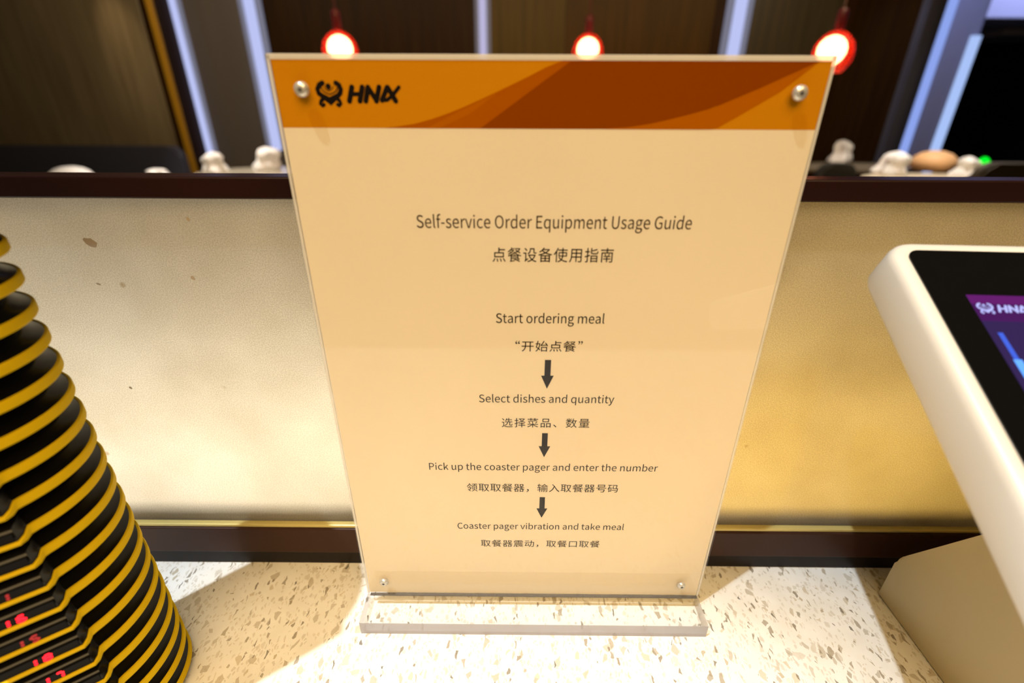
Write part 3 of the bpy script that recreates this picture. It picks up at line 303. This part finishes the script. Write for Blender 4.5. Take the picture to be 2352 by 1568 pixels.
# soffit seen beyond the pillar
p0 = at(2205, 45, 7.5)
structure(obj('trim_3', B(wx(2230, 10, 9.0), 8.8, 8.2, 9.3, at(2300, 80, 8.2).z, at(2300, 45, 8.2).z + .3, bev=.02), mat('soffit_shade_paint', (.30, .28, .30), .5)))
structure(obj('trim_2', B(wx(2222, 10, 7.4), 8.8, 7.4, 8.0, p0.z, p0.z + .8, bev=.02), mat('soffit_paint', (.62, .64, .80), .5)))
# ------------------------------------------------------------------ bench and dining furniture
navy = mat('navy_leather', (.05, .052, .075), .4)
TZ = -.25
def seat(name, label, cat, x0, x1, Y, ztop, m, group=None):
    t = thing(name, label, cat, ((x0 + x1) / 2, Y, FZ), group=group); hw = (x1 - x0) / 2; zt = ztop - FZ
    pts = rrect(-hw, hw, .30, zt, .10, 6)
    bm = prism(bmesh.new(), pts, .0, .10, frame=lambda p, q: (p[0], q, p[1]))
    bmesh.ops.bevel(bm, geom=[e for e in bm.edges if abs(e.verts[0].co.y - e.verts[1].co.y) < 1e-5], offset=.02, segments=2, affect='EDGES')
    obj('backrest', bm, m, t, True)
    obj('seat', B(-hw, hw, -.50, -.001, .33, .46, bev=.03), m, t, True)
    for sx in (-1, 1):
        for y in (-.44, .03): obj('leg', B(sx * (hw - .06) - .02, sx * (hw - .06) + .02, y, y + .04, .001, .328), M['blackm'], t)
    return t
a = at(-140, 340, 5.0); b = at(408, 336, 5.0)
seat('bench', 'dark navy upholstered bench back below the brown wood wall on the left', 'bench', -5.4, b.x, 5.0, b.z, navy)
beige = mat('marble_top', (.42, .38, .30), .2)
def table(x, y, rx, ry, label, top):
    t = thing('dining_table', label, 'table', (x, y, FZ))
    bm = lathe([(0, TZ - FZ - .03), (1, TZ - FZ - .03), (1.01, TZ - FZ - .015), (1, TZ - FZ), (0, TZ - FZ)], 40)
    for v in bm.verts: v.co.x *= rx; v.co.y *= ry
    obj('tabletop', bm, top, t, True)
    obj('pedestal', lathe([(.04, .031), (.035, TZ - FZ - .0305)], 20), M['blackm'], t, True)
    obj('foot_plate', lathe([(.26, 0), (.26, .02), (.05, .03)], 28), M['blackm'], t, True)
def tz(px, py): 
    v = CF + CR * ((px - 1176) / F) + CD * ((py - 784) / F); return CAM + v * ((TZ - H) / v.z)
tp1 = Vector((-2.02, 4.25, TZ)); table(tp1.x, tp1.y, .62, .42, 'grey topped dining table left of the sign holding two white napkins', beige)
tp0 = Vector((-3.15, 3.72, TZ)); table(tp0.x, tp0.y, .62, .30, 'dining table at far left below the bench with a dome and a napkin', beige)
tp2 = Vector((3.20, 4.95, TZ)); table(tp2.x, tp2.y, .72, .30, 'small dark topped table behind the sign right edge with one napkin', mat('dark_top', (.16, .13, .09), .3))
tp3 = Vector((3.42, 4.10, TZ)); table(tp3.x, tp3.y, .62, .33, 'cream topped dining table in front of the lit blue pillar', mat('cream_top', (.62, .54, .38), .3))
linen = mat('white_linen', (.88, .87, .88), .8)
def napkin(px, py, wpx, hpx, seed, label, tan=False, m=None):
    """crumpled folded napkin standing on a table"""
    c = tz(px, py); dpt = (c - CAM).dot(CF); wd = wpx * dpt / F; ht = hpx * dpt / F
    rnd = random.Random(seed); bm = bmesh.new(); n = 20; rings = []
    ph = [rnd.uniform(0, 6.28) for _ in range(6)]
    for k in range(9):
        t = k / 8; rr = (.95, 1.0, .92, .76, .74, .80, .78, .56, .12)[k]
        rings.append([((rr * (1 + .22 * math.sin(5 * a + ph[0] + t * 3) + .10 * math.sin(9 * a + ph[1])) * wd / 2) * math.cos(a) + wd * .07 * math.sin(ph[2] + 4 * t),
                       (rr * (1 + .22 * math.sin(5 * a + ph[0] + t * 3)) * wd / 2) * math.sin(a),
                       ht * (t + .05 * math.sin(4 * a + ph[3]) * (t > .2) * (t < .95))) for a in [2 * PI * i / n for i in range(n)]])
    bm = loft(rings); 
    for v in bm.verts: v.co.z = max(v.co.z, .0005)
    return tag(obj('napkin', bm, m or linen, None, True, loc=(c.x, c.y, TZ + .0005)), label, 'napkin', 'folded white napkins on the tables')
napkin(499, 396, 50, 44, 3, 'white folded napkin standing on the table, below the left bright blue strip')
napkin(618, 389, 54, 48, 5, 'white folded napkin standing on the table beside the sign left edge')
napkin(362, 404.5, 44, 16, 8, 'low white napkin just left of the gold trim, half hidden by the rail')
napkin(1925, 371, 42, 46, 11, 'white napkin on the dark table right of the sign top right corner')
napkin(2045, 401, 60, 50, 14, 'large white napkin at the left end of the cream table')
napkin(2212, 404, 50, 42, 17, 'cream white napkin at the right end of the cream table')
c = tz(160, 409.5); dp = (c - CAM).dot(CF)
tag(obj('food_cover', lathe([(0, .0), (.14, .0), (.142, .012), (.125, .045), (.09, .068), (.05, .080), (.0, .085)], 32), linen, None, True, loc=(c.x, c.y + .02, TZ + .0005)), 'shallow white dome at far left, mostly hidden by the rail', 'food cover')
c = tz(2135, 400)
tagp = tag(obj('bread_basket', lathe([(0, 0), (.13, 0), (.165, .03), (.172, .07), (.155, .11), (.11, .145), (.05, .163), (0, .166)], 36), mat('tan_leather', (.72, .42, .20), .6), None, True, loc=(c.x * (c.y + .25) / c.y, c.y + .25, TZ + .0005)), 'rounded tan dome shaped basket between two white napkins on the cream table', 'basket')
# chairs at right
seat('dining_chair', 'dark chair with a rounded back right of the sign between two tables', 'chair', wx(1890, 376, 4.4), wx(1978, 376, 4.4), 4.4, at(1930, 376, 4.4).z, mat('charcoal_fabric', (.02, .018, .012), .6))
seat('dining_chair', 'brown chair back at the right edge beside the green light', 'chair', wx(2262, 378, 3.6), wx(2420, 376, 3.6), 3.6, at(2330, 376, 3.6).z, mat('brown_fabric', (.05, .038, .018), .6))
# green light on a dark post
g = at(2258, 375, 6.2)
t = thing('exit_light', 'small round glowing green light against the dark opening at right', 'light', (g.x, g.y, FZ))
obj('post', B(-.03, .03, .021, .06, .001, g.z - FZ + .1), M['blackm'], t)
ln = lathe([(0, -.02), (.06, -.02), (.07, 0), (.06, .02), (0, .02)], 20); bmesh.ops.rotate(ln, verts=ln.verts, cent=(0, 0, 0), matrix=Matrix.Rotation(PI / 2, 3, 'X'))
obj('lens', ln, emi('green_led', (.0, .9, .02), 1.4), t, True, loc=(0, 0, g.z - FZ))
# ------------------------------------------------------------------ pendant lamps
def red_glass():
    m, n, l, b = newmat('red_glass'); n.remove(b)
    tr = n.new('ShaderNodeBsdfTransparent'); tr.inputs[0].default_value = (.88, .55, .42, 1)
    gl = n.new('ShaderNodeBsdfPrincipled'); gl.inputs['Base Color'].default_value = (.35, .03, .015, 1); gl.inputs['Roughness'].default_value = .12
    mx = n.new('ShaderNodeMixShader'); mx.inputs[0].default_value = .35; l.new(tr.outputs[0], mx.inputs[1]); l.new(gl.outputs[0], mx.inputs[2])
    l.new(mx.outputs[0], n['Material Output'].inputs[0]); return m
RG = red_glass(); neckm = mat('red_neck', (.10, .012, .012), .2); globe_m = emi('lit_globe', (1, .86, .66), 30)
def pendant(px, py, spx, Y, label, ox):
    c = at(px, py, Y); dpt = (c - CAM).dot(CF); r = spx / 2 * dpt / F
    t = thing('pendant_lamp', label, 'lamp', c, group='red glass pendant lamps above the tables')
    prof = [(.20, 1.02), (.34, .98), (.62, .80), (.88, .48), (1.0, .08), (.98, -.30), (.84, -.65), (.62, -.92), (.60, -.90), (.82, -.62), (.95, -.30), (.97, .08), (.85, .47), (.60, .77), (.33, .94), (.20, .98)]
    obj('glass_shade', lathe([(a * r, b * r) for a, b in prof] , 40, cap=False), RG, t, True)
    gb = lathe([(0, -.60), (.3, -.53), (.55, -.30), (.68, .0), (.68, .25), (.58, .50), (.38, .70), (.12, .80), (0, .81)], 32)
    for v in gb.verts: v.co *= r; v.co.x += ox * r
    obj('globe', gb, globe_m, t, True)
    obj('neck', lathe([(.19 * r, .99 * r), (.25 * r, 1.15 * r), (.25 * r, 1.9 * r), (.16 * r, 2.0 * r), (0, 2.01 * r)], 24), neckm, t, True)
    zc = CZ + .35 - c.z
    obj('cord', lathe([(.004, 2.01 * r + .001), (.004, zc - .012)], 8), neckm, t)
    obj('canopy', lathe([(.05, zc - .0115), (.05, zc - .0005)], 20), neckm, t)
    return t
pendant(782, 118, 80, 4.0, 'red glass pendant lamp glowing above the logo end of the sign', 0)
pendant(1350, 119, 70, 4.5, 'red glass pendant lamp glowing above the middle of the sign', 0)
pendant(1913, 122, 86, 3.8, 'red glass pendant lamp glowing at the top right corner of the sign', -.1)

# ------------------------------------------------------------------ countertop
ct = tag(obj('countertop', B(-.95, .95, -.16, .60, -.04, 0, bev=.002), M['quartz']), 'speckled white quartz countertop under the sign, pagers and tablet', 'countertop')
cab = thing('counter_cabinet', 'dark counter cabinet supporting the speckled quartz top', 'cabinet', (0, .2, FZ))
obj('carcass', B(-.93, .93, -.33, .38, .001, -FZ - .0402), M['trim'], cab)
# ------------------------------------------------------------------ lit partition on the counter
RY = .236
ri = thing('lit_partition', 'low frosted glass partition on the counter with dark rail and warm light inside', 'partition', (0, RY, 0))
obj('lower_trim', B(-.94, .94, 0, .012, .0118, .0342, bev=.0008), M['trim'], ri)
obj('kick_strip', B(-.94, .94, .0012, .012, .0006, .0114), M['kick'], ri)
obj('brass_strip', B(-.94, .94, .0012, .0052, .03425, .0366, bev=.0006), M['brass'], ri)
obj('top_rail', B(-.94, .94, 0, .0135, .2496, .2598, bev=.0008), M['rail'], ri)
pbm = bmesh.new(); q = [pbm.verts.new(p) for p in ((-.94, .006, .0344), (.94, .006, .0344), (.94, .006, .2494), (-.94, .006, .2494))]; pbm.faces.new(q)
pane = obj('frosted_pane', pbm, M['pane'], ri)
stain_m = mat('dried_splash', (.36, .29, .21), .8)
for px, py, rx_, rz_, sd in ((208, 557, 17, 12, 1), (443, 638, 5, 6, 2), (432, 503, 4, 5, 3), (300, 890, 5, 4, 4), (226, 652, 6, 3, 5)):
    c_ = at(px, py, RY + .0058); rn_ = random.Random(sd); bm = bmesh.new(); k_ = .25 / F
    ring_ = [(rx_ * k_ * math.cos(a_) * rn_.uniform(.7, 1.05), rz_ * k_ * math.sin(a_) * rn_.uniform(.7, 1.05) - .3 * rx_ * k_ * math.cos(a_)) for a_ in [2 * PI * q_ / 14 for q_ in range(14)]]
    prism(bm, ring_, 0, .0001, frame=lambda p, t: (c_.x + p[0], .0057 + t, c_.z + p[1])); obj('dried_spot', bm, stain_m, ri)
cav = mat('cavity_liner', (.30, .27, .20), .8)
cb = bmesh.new()
box(cb, -.94, .94, .0125, .16, .0006, .02); box(cb, -.94, .94, .1605, .166, .0006, .226)
prism(cb, [(.0138, .2495), (.0138, .2540), (.160, .2300), (.160, .2255)], -.94, .94, frame=lambda p, t: (t, p[0], p[1]))
box(cb, -.946, -.9405, .0, .160, .0006, .226); box(cb, .9405, .946, .0, .160, .0006, .226)
obj('light_box', cb, cav, ri)
obj('light_baffle', B(-.939, .939, .046, .049, .0205, .0640), cav, ri)  # unseen baffle added to darken the foot of the pane
for x0, x1, e, c_ in ((-.93, -.36, .19, (1, .84, .60)), (-.34, -.04, .36, (1, .87, .64)), (-.02, .27, .29, (1, .60, .11)), (.29, .93, .12, (1, .56, .10))):
    l = lamp('partition_led', 'AREA', ((x0 + x1) / 2, RY + .125, .098), ((x0 + x1) / 2, RY, .075), e, c_, shape='RECTANGLE', size=(x1 - x0), size_y=.022)

# ------------------------------------------------------------------ acrylic sign stand
SY, X0, X1, Z0, Z1 = .2075, -.0924, .1176, .0100, .3070
sg = thing('sign_stand', 'clear acrylic stand holding the order guide sheet with an orange header', 'sign', ((X0 + X1) / 2, SY, 0))
sg.location = (0, 0, 0)
sheet = obj('acrylic_front', B(X0, X1, SY - .0021, SY - .0004, Z0 + .0002, Z1), M['acry'], sg)
obj('acrylic_back', B(X0, X1, SY + .0006, SY + .0024, Z0 + .0002, Z1), M['acry'], sg)
rim = bmesh.new()
box(rim, X0 - .0002, X0 + .0009, SY - .0003, SY + .0005, Z0 + .0002, Z1); box(rim, X1 - .0009, X1 + .0002, SY - .0003, SY + .0005, Z0 + .0002, Z1); box(rim, X0, X1, SY - .0003, SY + .0005, Z1 - .0016, Z1 + .0003)
obj('edge_rim', rim, M['acry_rim'], sg)
fb = bmesh.new(); box(fb, X0, X1, .1872, SY + .0024, .0002, Z0)
for f_ in fb.faces:
    c_ = f_.calc_center_median(); f_.material_index = 1 if c_.y < .1874 else (2 if abs(c_.x - X0) < .0002 or abs(c_.x - X1) < .0002 else 0)
ft = obj('foot', fb, [M['acry'], M['acry_edge'], edge_acrylic('clear_side_edge', (.50, .46, .42), .38)], sg)
obj('bottom_joint', B(X0 + .002, X1 - .001, SY - .0022, SY - .0004, Z0 + .00015, Z0 + .0007), M['screw_dark'], sg)
PX0, PX1, PZ0, PZ1 = -.0911, .1165, .0108, .3056
pp = obj('printed_sheet', B(PX0, PX1, SY - .0001, SY + .0003, PZ0, PZ1), M['paper'], sg)
BZ = .2822
def flat(name, pts, m, y, parent=pp):
    bm = bmesh.new(); bm.faces.new([bm.verts.new((p[0], y, p[1])) for p in pts]); bmesh.ops.triangulate(bm, faces=bm.faces[:])
    return obj(name, bm, m, parent)
flat('orange_header', [(PX0, BZ), (PX1, BZ), (PX1, PZ1), (PX0, PZ1)], M['orange'], SY - .00012)
def strip(name, up, lo, m, y):
    bm = bmesh.new(); n = len(up)
    a = [bm.verts.new((p[0], y, p[1])) for p in up]; b = [bm.verts.new((p[0], y, p[1])) for p in lo]
    for k in range(n - 1):
        if (up[k + 1][0] - lo[k + 1][0]) ** 2 + (up[k + 1][1] - lo[k + 1][1]) ** 2 < 1e-12: bm.faces.new((a[k], a[k + 1], b[k]))
        elif (up[k][0] - lo[k][0]) ** 2 + (up[k][1] - lo[k][1]) ** 2 < 1e-12: bm.faces.new((a[k], a[k + 1], b[k + 1]))
        else: bm.faces.new((a[k], a[k + 1], b[k + 1], b[k]))
    return obj(name, bm, m, pp)
def lerp(P, x):
    for (x0, z0), (x1, z1) in zip(P, P[1:]):
        if x0 <= x <= x1: return z0 + (z1 - z0) * (x - x0) / max(x1 - x0, 1e-9)
    return P[-1][1] if x > P[-1][0] else P[0][1]
def region(name, up, lo, m, y, n=26):
    x0, x1 = up[0][0], up[-1][0]; X = [x0 + (x1 - x0) * k / n for k in range(n + 1)]
    strip(name, [(x, max(lerp(up, x), lerp(lo, x) + 1e-6)) for x in X], [(x, lerp(lo, x)) for x in X], m, y)
TOP = PZ1 - .0001
upA = [(-.0515, BZ), (-.040, .2836), (-.0300, .2862), (-.0215, .2892), (-.0120, .2930), (.0030, .2994), (.0160, TOP), (.1120, TOP)]
loA = [(-.0515, BZ), (.0331, BZ), (.0440, .2829), (.0532, .2843), (.0650, .2870), (.0758, .2899), (.0925, .2968), (.1120, TOP)]
region('mid_swoosh', upA, loA, M['brown2'], SY - .00014)
region('brown_swoosh', [(-.0140, BZ), (.0205, TOP), (.1120, TOP)], [(-.0140, BZ), (.0331, BZ), (.0440, .2829), (.0532, .2843), (.0650, .2870), (.0758, .2899), (.0925, .2968), (.1120, TOP)], M['brown'], SY - .00016)
region('light_streak', [(-.0350, BZ), (-.0215, .2885), (-.0060, .2951)], [(-.0350, BZ), (-.0300, BZ), (-.0180, .2872), (-.0060, .2951)], M['mid'], SY - .00018)
region('mid_swoosh', [(.0331, BZ), (.0440, .2829), (.0532, .2843), (.0650, .2870), (.0758, .2899), (.0925, .2968), (.1120, TOP)], [(.0331, BZ), (.0775, BZ), (.0870, .2877), (.1000, .2955), (.1120, TOP)], M['mid'], SY - .00018)
def text(s, xl, xr, base, cap, m, y=SY - .0002, cjk=False, gap=0, parent=pp, name='printed_line', xf=None, bold=0):
    k = cap / 257 if not cjk else cap / 300
    pen = 0; items = []
    for ch in s:
        adv, polys = GL[ch]
        if ch in '“”': 
            xs = [v for p in polys for v in p[0::2]]; x0, x1 = min(xs), max(xs); items.append((pen - x0 + 30, polys)); pen += (x1 - x0) + 60; continue
        items.append((pen, polys)); pen += adv + gap
    xs = [o + v for o, P in items for p in P for v in p[0::2]]; mn, mx = min(xs), max(xs)
    kx = (xr - xl) / (mx - mn)
    cu = bpy.data.curves.new('t', 'CURVE'); cu.dimensions = '2D'; cu.fill_mode = 'BOTH'; cu.offset = bold
    for o, P in items:
        for p in P:
            sp = cu.splines.new('POLY'); n = len(p) // 2; sp.points.add(n - 1); sp.use_cyclic_u = True
            for i in range(n): sp.points[i].co = (xl + (o + p[2 * i] - mn) * kx, base + p[2 * i + 1] * k, 0, 1)
    oc = bpy.data.objects.new('t', cu); sc.collection.objects.link(oc)
    me = bpy.data.meshes.new_from_object(oc); bpy.data.objects.remove(oc)
    for v in me.vertices: v.co = xf(v.co.x, v.co.y) if xf else (v.co.x, y, v.co.y)
    me.name = name; me.materials.clear(); me.materials.append(m); 
    for p in me.polygons: p.material_index = 0
    return link(bpy.data.objects.new(name, me), parent)
I, I2 = M['ink'], M['ink2']
text("Self-service Order Equipment Usage Guide", -.0419, .0747, .2433, .00535, I2)
text("点餐设备使用指南", -.0099, .0429, .2291, .0060, I, cjk=True, gap=20)
text("Start ordering meal", -.0087, .0417, .1992, .0048, I)
text("“开始点餐”", .0004, .0325, .1848, .0053, I, cjk=True, gap=14)
text("Select dishes and quantity", -.0177, .0504, .1552, .00455, I)
text("选择菜品、数量", -.0063, .0391, .1404, .0054, I, cjk=True, gap=30)
text("Pick up the coaster pager and enter the number", -.0460, .0783, .1112, .0046, I)
text("领取取餐器，输入取餐器号码", -.0260, .0582, .0964, .0054, I, cjk=True, gap=10)
text("Coaster pager vibration and take meal", -.0325, .0646, .0671, .0046, I)
text("取餐器震动，取餐口取餐", -.0192, .0516, .0530, .0052, I, cjk=True, gap=14)
for zt, zb in ((.1798, .1635), (.1363, .1205), (.0920, .0763)):
    zm = zb + (zt - zb) * .46; cx = .0163
    bm = bmesh.new()
    for P in ([(cx - .0015, zt), (cx + .0015, zt), (cx + .0015, zm), (cx - .0015, zm)], [(cx - .0031, zm), (cx + .0031, zm), (cx, zb)]):
        bm.faces.new([bm.verts.new((p[0], SY - .0002, p[1])) for p in P])
    obj('printed_arrow', bm, I, pp)
def logo(strokes, name, m, parent, tf=None, ww=1.2):
    bm = bmesh.new()
    for k, s in enumerate(strokes): ribbon(bm, [(x * 1e-5 - .06, z_ * 1e-5 + .294) for x, z_ in s[1:]], s[0] * 1e-6 * (ww if s[0] > 800 else min(ww, 1.0)), SY - .0002 - k * 2e-6)
    if tf:
        for v in bm.verts: v.co = tf(v.co)
    return obj(name, bm, m, parent)
logo(EMBLEM, 'logo_emblem', I, pp, ww=1.6); logo(LETTERS, 'logo_letters', I, pp, ww=1.45)
def screw(x, z, r):
    bm = lathe([(0, -.0), (r, 0), (r * .96, r * .35), (r * .7, r * .62), (r * .35, r * .72), (0, r * .60)], 24)
    bmesh.ops.rotate(bm, verts=bm.verts, cent=(0, 0, 0), matrix=Matrix.Rotation(PI / 2, 3, 'X'))
    o = obj('screw_cap', bm, M['screw'], sg, True, loc=(x, SY - .0022, z))
    bm = lathe([(0, 0), (r * .36, 0), (r * .3, r * .05), (0, r * .05)], 16); bmesh.ops.rotate(bm, verts=bm.verts, cent=(0, 0, 0), matrix=Matrix.Rotation(PI / 2, 3, 'X'))
    obj('screw_slot', bm, M['screw_dark'], o, loc=(0, -r * .66, -r * .1))
screw(-.0805, .2955, .0028); screw(.1060, .2950, .0028); screw(-.0802, .0233, .0026); screw(.1046, .0227, .0024)

# ------------------------------------------------------------------ coaster pagers
PITCH, PCX, PCY, PR = .01245, -.21987, .15342, .0391
NAZ = R(-53); ND, NHW = .0418, .0135
def nose_w(a):
    d = abs((a + PI) % (2 * PI) - PI); a0 = math.atan2(NHW, ND); a1 = a0 + R(7)
    if d <= a0: return 1
    if d >= a1: return 0
    t = (a1 - d) / (a1 - a0); return t * t * (3 - 2 * t)
def outline(off, z, dz_nose=0, noff=None, n=120):
    noff = off if noff is None else noff
    P = []
    for i in range(n):
        a = 2 * PI * i / n; d = (a + PI) % (2 * PI) - PI; w_ = nose_w(a)
        rn = ND / math.cos(d) if abs(d) < R(40) else PR
        r_ = PR * (1 - w_) + rn * w_ - off * (1 - w_) - noff * w_
        P.append((r_ * math.cos(a + NAZ), r_ * math.sin(a + NAZ), z + dz_nose * w_))
    return P
def smooth_bm(rings, cap): return loft(rings, cap)
body_bm = loft([outline(.0085, .0000), outline(.0072, .0010), outline(.0042, .0036, .0003), outline(.0016, .0043, .0004), outline(.0014, .0078, -.0016), outline(.0013, .0081, -.0016), outline(.0022, .0084, -.0010, .0012), outline(.0040, .0092, 0, .0014), outline(.0058, .0108, 0, .0018), outline(.0070, .0119, 0, .0030), outline(.0085, .01235, 0, .0060)])
ring_bm = loft([outline(.0013, .0042, .0006), outline(.0003, .0043, .0007), outline(0, .0047, .0008), outline(0, .0076, -.0014), outline(.0003, .0081, -.0016), outline(.0011, .0083, -.0016), outline(.0013, .0081, -.0016)], cap=(False, False))
def make_mesh(bm, name, m):
    bmesh.ops.recalc_face_normals(bm, faces=bm.faces[:]); me = bpy.data.meshes.new(name); bm.to_mesh(me); bm.free(); me.materials.append(m)
    for p in me.polygons: p.use_smooth = True
    me.set_sharp_from_angle(angle=R(35)); return me
body_me = make_mesh(body_bm, 'pager_body', M['black']); ring_me = make_mesh(ring_bm, 'rubber_rim', M['yellow'])
ORD = ['lowest', 'second', 'third', 'fourth', 'fifth', 'sixth', 'seventh', 'eighth', 'ninth', 'tenth', 'eleventh', 'twelfth', 'thirteenth', 'fourteenth', 'fifteenth', 'sixteenth', 'seventeenth', 'eighteenth', 'nineteenth', 'twentieth', 'twenty-first', 'twenty-second', 'twenty-third', 'twenty-fourth', 'topmost']
SEG = {'0': 'abcdef', '1': 'bc', '2': 'abged', '3': 'abgcd', '4': 'fgbc', '5': 'afgcd', '6': 'afgecd', '7': 'abc', '8': 'abcdefg', '9': 'abfgcd'}
nrm = Vector((math.cos(NAZ), math.sin(NAZ), 0)); tng = Vector((-math.sin(NAZ), math.cos(NAZ), 0))   # tng points to viewer's right
def digit_bm(ch, u0, w_, z0, h_):
    bm = bmesh.new(); th = .0011; sl = .15
    def seg(a, b):
        ax, az = a; bx, bz = b; d = Vector((bx - ax, bz - az)); L = d.length; d.normalize(); nn = Vector((-d.y, d.x)) * th / 2
        a2 = Vector(a) + d * th * .3; b2 = Vector(b) - d * th * .3
        vs = []
        for p in (a2 + nn, b2 + nn, b2 + d * th * .3, b2 - nn, a2 - nn, a2 - d * th * .3):
            u = u0 + p.x + sl * p.y; q = nrm * (ND - .00080) + tng * u; vs.append(bm.verts.new((q.x, q.y, z0 + p.y)))
        bm.faces.new(vs)
    S_ = {'a': ((0, h_), (w_, h_)), 'b': ((w_, h_), (w_, h_ / 2)), 'c': ((w_, h_ / 2), (w_, 0)), 'd': ((0, 0), (w_, 0)), 'e': ((0, h_ / 2), (0, 0)), 'f': ((0, h_), (0, h_ / 2)), 'g': ((0, h_ / 2), (w_, h_ / 2))}
    for s in SEG[ch]: seg(*S_[s])
    return bm
NUM = {5: ('17', 1), 6: ('18', 1), 7: ('15', .2), 8: ('16', 1), 9: ('11', .6), 10: ('18', 1), 11: ('19', 1), 4: ('12', 1), 3: ('14', 1)}
NP = 25
win_bm = bmesh.new(); vs = []
for u, z in ((-.0125, .0068), (.0125, .0068), (.0125, .0107), (-.0125, .0107)):
    q = nrm * (ND - .0009) + tng * u; vs.append((q.x, q.y, z))
prism_vs = [win_bm.verts.new(v) for v in vs]; back = [win_bm.verts.new((v[0] - nrm.x * .0012, v[1] - nrm.y * .0012, v[2])) for v in vs]
win_bm.faces.new(prism_vs); win_bm.faces.new(back[::-1])
for i in range(4): win_bm.faces.new((prism_vs[i], back[i], back[(i + 1) % 4], prism_vs[(i + 1) % 4]))
win_me = make_mesh(win_bm, 'display_window', mat('dark_display', (.004, .004, .004), .5, spec=.1))
for k in range(NP):
    lab = ORD[k] if k < NP - 1 else 'topmost'
    num = NUM.get(k)
    l_ = ('black coaster pager with yellow rim, %s in the stack' % lab) if k in (0, NP - 1) else ('black coaster pager with yellow rim, %s from the bottom of the stack' % lab)
    t = thing('coaster_pager', l_, 'pager', (PCX, PCY, k * PITCH + .0002), group='stacked coaster pagers')
    link(bpy.data.objects.new('pager_body', body_me), t); link(bpy.data.objects.new('rubber_rim', ring_me), t)
    wn = link(bpy.data.objects.new('display_window', win_me), t)
    if num:
        m = M['red'] if num[1] == 1 else M['reddim']
        for i, ch in enumerate(num[0]):
            o = obj('led_digit', digit_bm(ch, -.0028 + i * .0040, .0020 if ch != '1' else .0012, .0072, .0031), m, wn)

# ------------------------------------------------------------------ ordering tablet and its stand
be, ya = .5023, -.0643
TP = Vector((.1608, .2110, .2385)); TT = .0224
Mz = Matrix.Rotation(ya, 3, 'Z')
U = Mz @ Vector((1, 0, 0)); V = Mz @ Vector((0, -math.cos(be), -math.sin(be))); N = Mz @ Vector((0, -math.sin(be), math.cos(be)))
tb = thing('ordering_tablet', 'white ordering terminal tilted back with a black bordered purple touch screen, on the right', 'tablet', (.30, .13, 0))
tb.location = (0, 0, 0)
def tf(u, v, n_=0): return TP + U * u + V * v + N * n_
TW, TL, CRn = .27, .185, .0105
def tring(off, n_, r=CRn): return [tf(p[0], p[1], n_) for p in rrect(off, TW - off, off, TL - off, max(r - off * .6, .002), 8)]
rings = [tring(.0040, -TT), tring(.0012, -TT + .0012), tring(0, -TT + .0040)] + [tring(0, -.0042), tring(.0005, -.0022), tring(.0017, -.0008), tring(.0036, -.0001), tring(.0050, .0)]
rings += [tring(.0058, -.0004)]
obj('housing', loft(rings), M['white'], tb, True)
def sheet_uv(name, pts, n_, m, parent, th=0):
    bm = bmesh.new(); bm.faces.new([bm.verts.new(tf(p[0], p[1], n_)) for p in pts]); o = obj(name, bm, m, parent); return o
bez = obj('bezel_glass', loft([[tf(p[0], p[1], n_) for p in rrect(.0062, TW - .0062, .0062, TL - .0062, .0052, 8)] for n_ in (-.0006, .00015)]), M['glass'], tb)
SU0, SV0, SU1, SV1 = .0196, .0309, TW - .0196, TL - .02
scr = obj('screen', loft([[tf(p[0], p[1], n_) for p in ((SU0, SV0), (SU0, SV1), (SU1, SV1), (SU1, SV0))] for n_ in (.0001, .0002)]), emi('screen_body', (.035, .018, .085), 1.0), tb)
sheet_uv('screen_header', [(SU0, SV0), (SU0, SV0 + .013), (SU1, SV0 + .013), (SU1, SV0)], .00025, emi('screen_header', (.12, .012, .14), 1.0), scr)
sheet_uv('screen_band', [(SU0, SV0 + .0045), (SU0, SV0 + .013), (SU1, SV0 + .013), (SU1, SV0 + .0045)], .00028, emi('screen_band', (.065, .010, .10), 1.0), scr)
lav = emi('screen_logo', (.50, .52, 1.0), 1.0)
def lt(co):
    u = SU0 + .0012 + (co.x + .076) * .62; v = SV0 + .0068 - (co.z - .294) * .62
    return tf(u, v, .00032)
logo(EMBLEM, 'screen_emblem', lav, scr, lt); logo(LETTERS, 'screen_letters', lav, scr, lt)
blue = emi('screen_blue', (.06, .13, .75), 1.0); cyan = emi('screen_glow', (.12, .35, 1.0), 1.3)
for (u0, v0, u1, v1, w_, m) in ((.0030, .0185, .0030, .0305, .0019, blue), (.0026, .0305, .0026, .0420, .0030, cyan), (.0120, .022, .0120, .060, .0022, blue), (.0120, .030, .0230, .030, .002, blue), (.0120, .045, .030, .045, .002, blue), (.030, .020, .030, .06, .003, blue)):
    if u0 == u1: P = [(SU0 + u0, SV0 + v0), (SU0 + u0, SV0 + v1), (SU0 + u0 + w_, SV0 + v1), (SU0 + u0 + w_, SV0 + v0)]
    else: P = [(SU0 + u0, SV0 + v0), (SU0 + u0, SV0 + v0 + w_), (SU0 + u1, SV0 + v0 + w_), (SU0 + u1, SV0 + v0)]
    sheet_uv('screen_graphic', P, .00034 + .00002 * (m is cyan), m, scr)
sp = [(.2180, .0002), (.2163, .0310), (.2158, .0350), (.2143, .0388), (.2118, .0425), (.185, .0888), (.1395, .1665), (.060, .1235), (.085, .0002)]
sb = prism(bmesh.new(), sp, .2415, .355, frame=lambda p, t: (t, p[0], p[1]))
bmesh.ops.bevel(sb, geom=[e for e in sb.edges if abs(e.verts[0].co.x - e.verts[1].co.x) < 1e-6], offset=.0012, segments=3, affect='EDGES')
obj('stand', sb, M['stand'], tb, True)
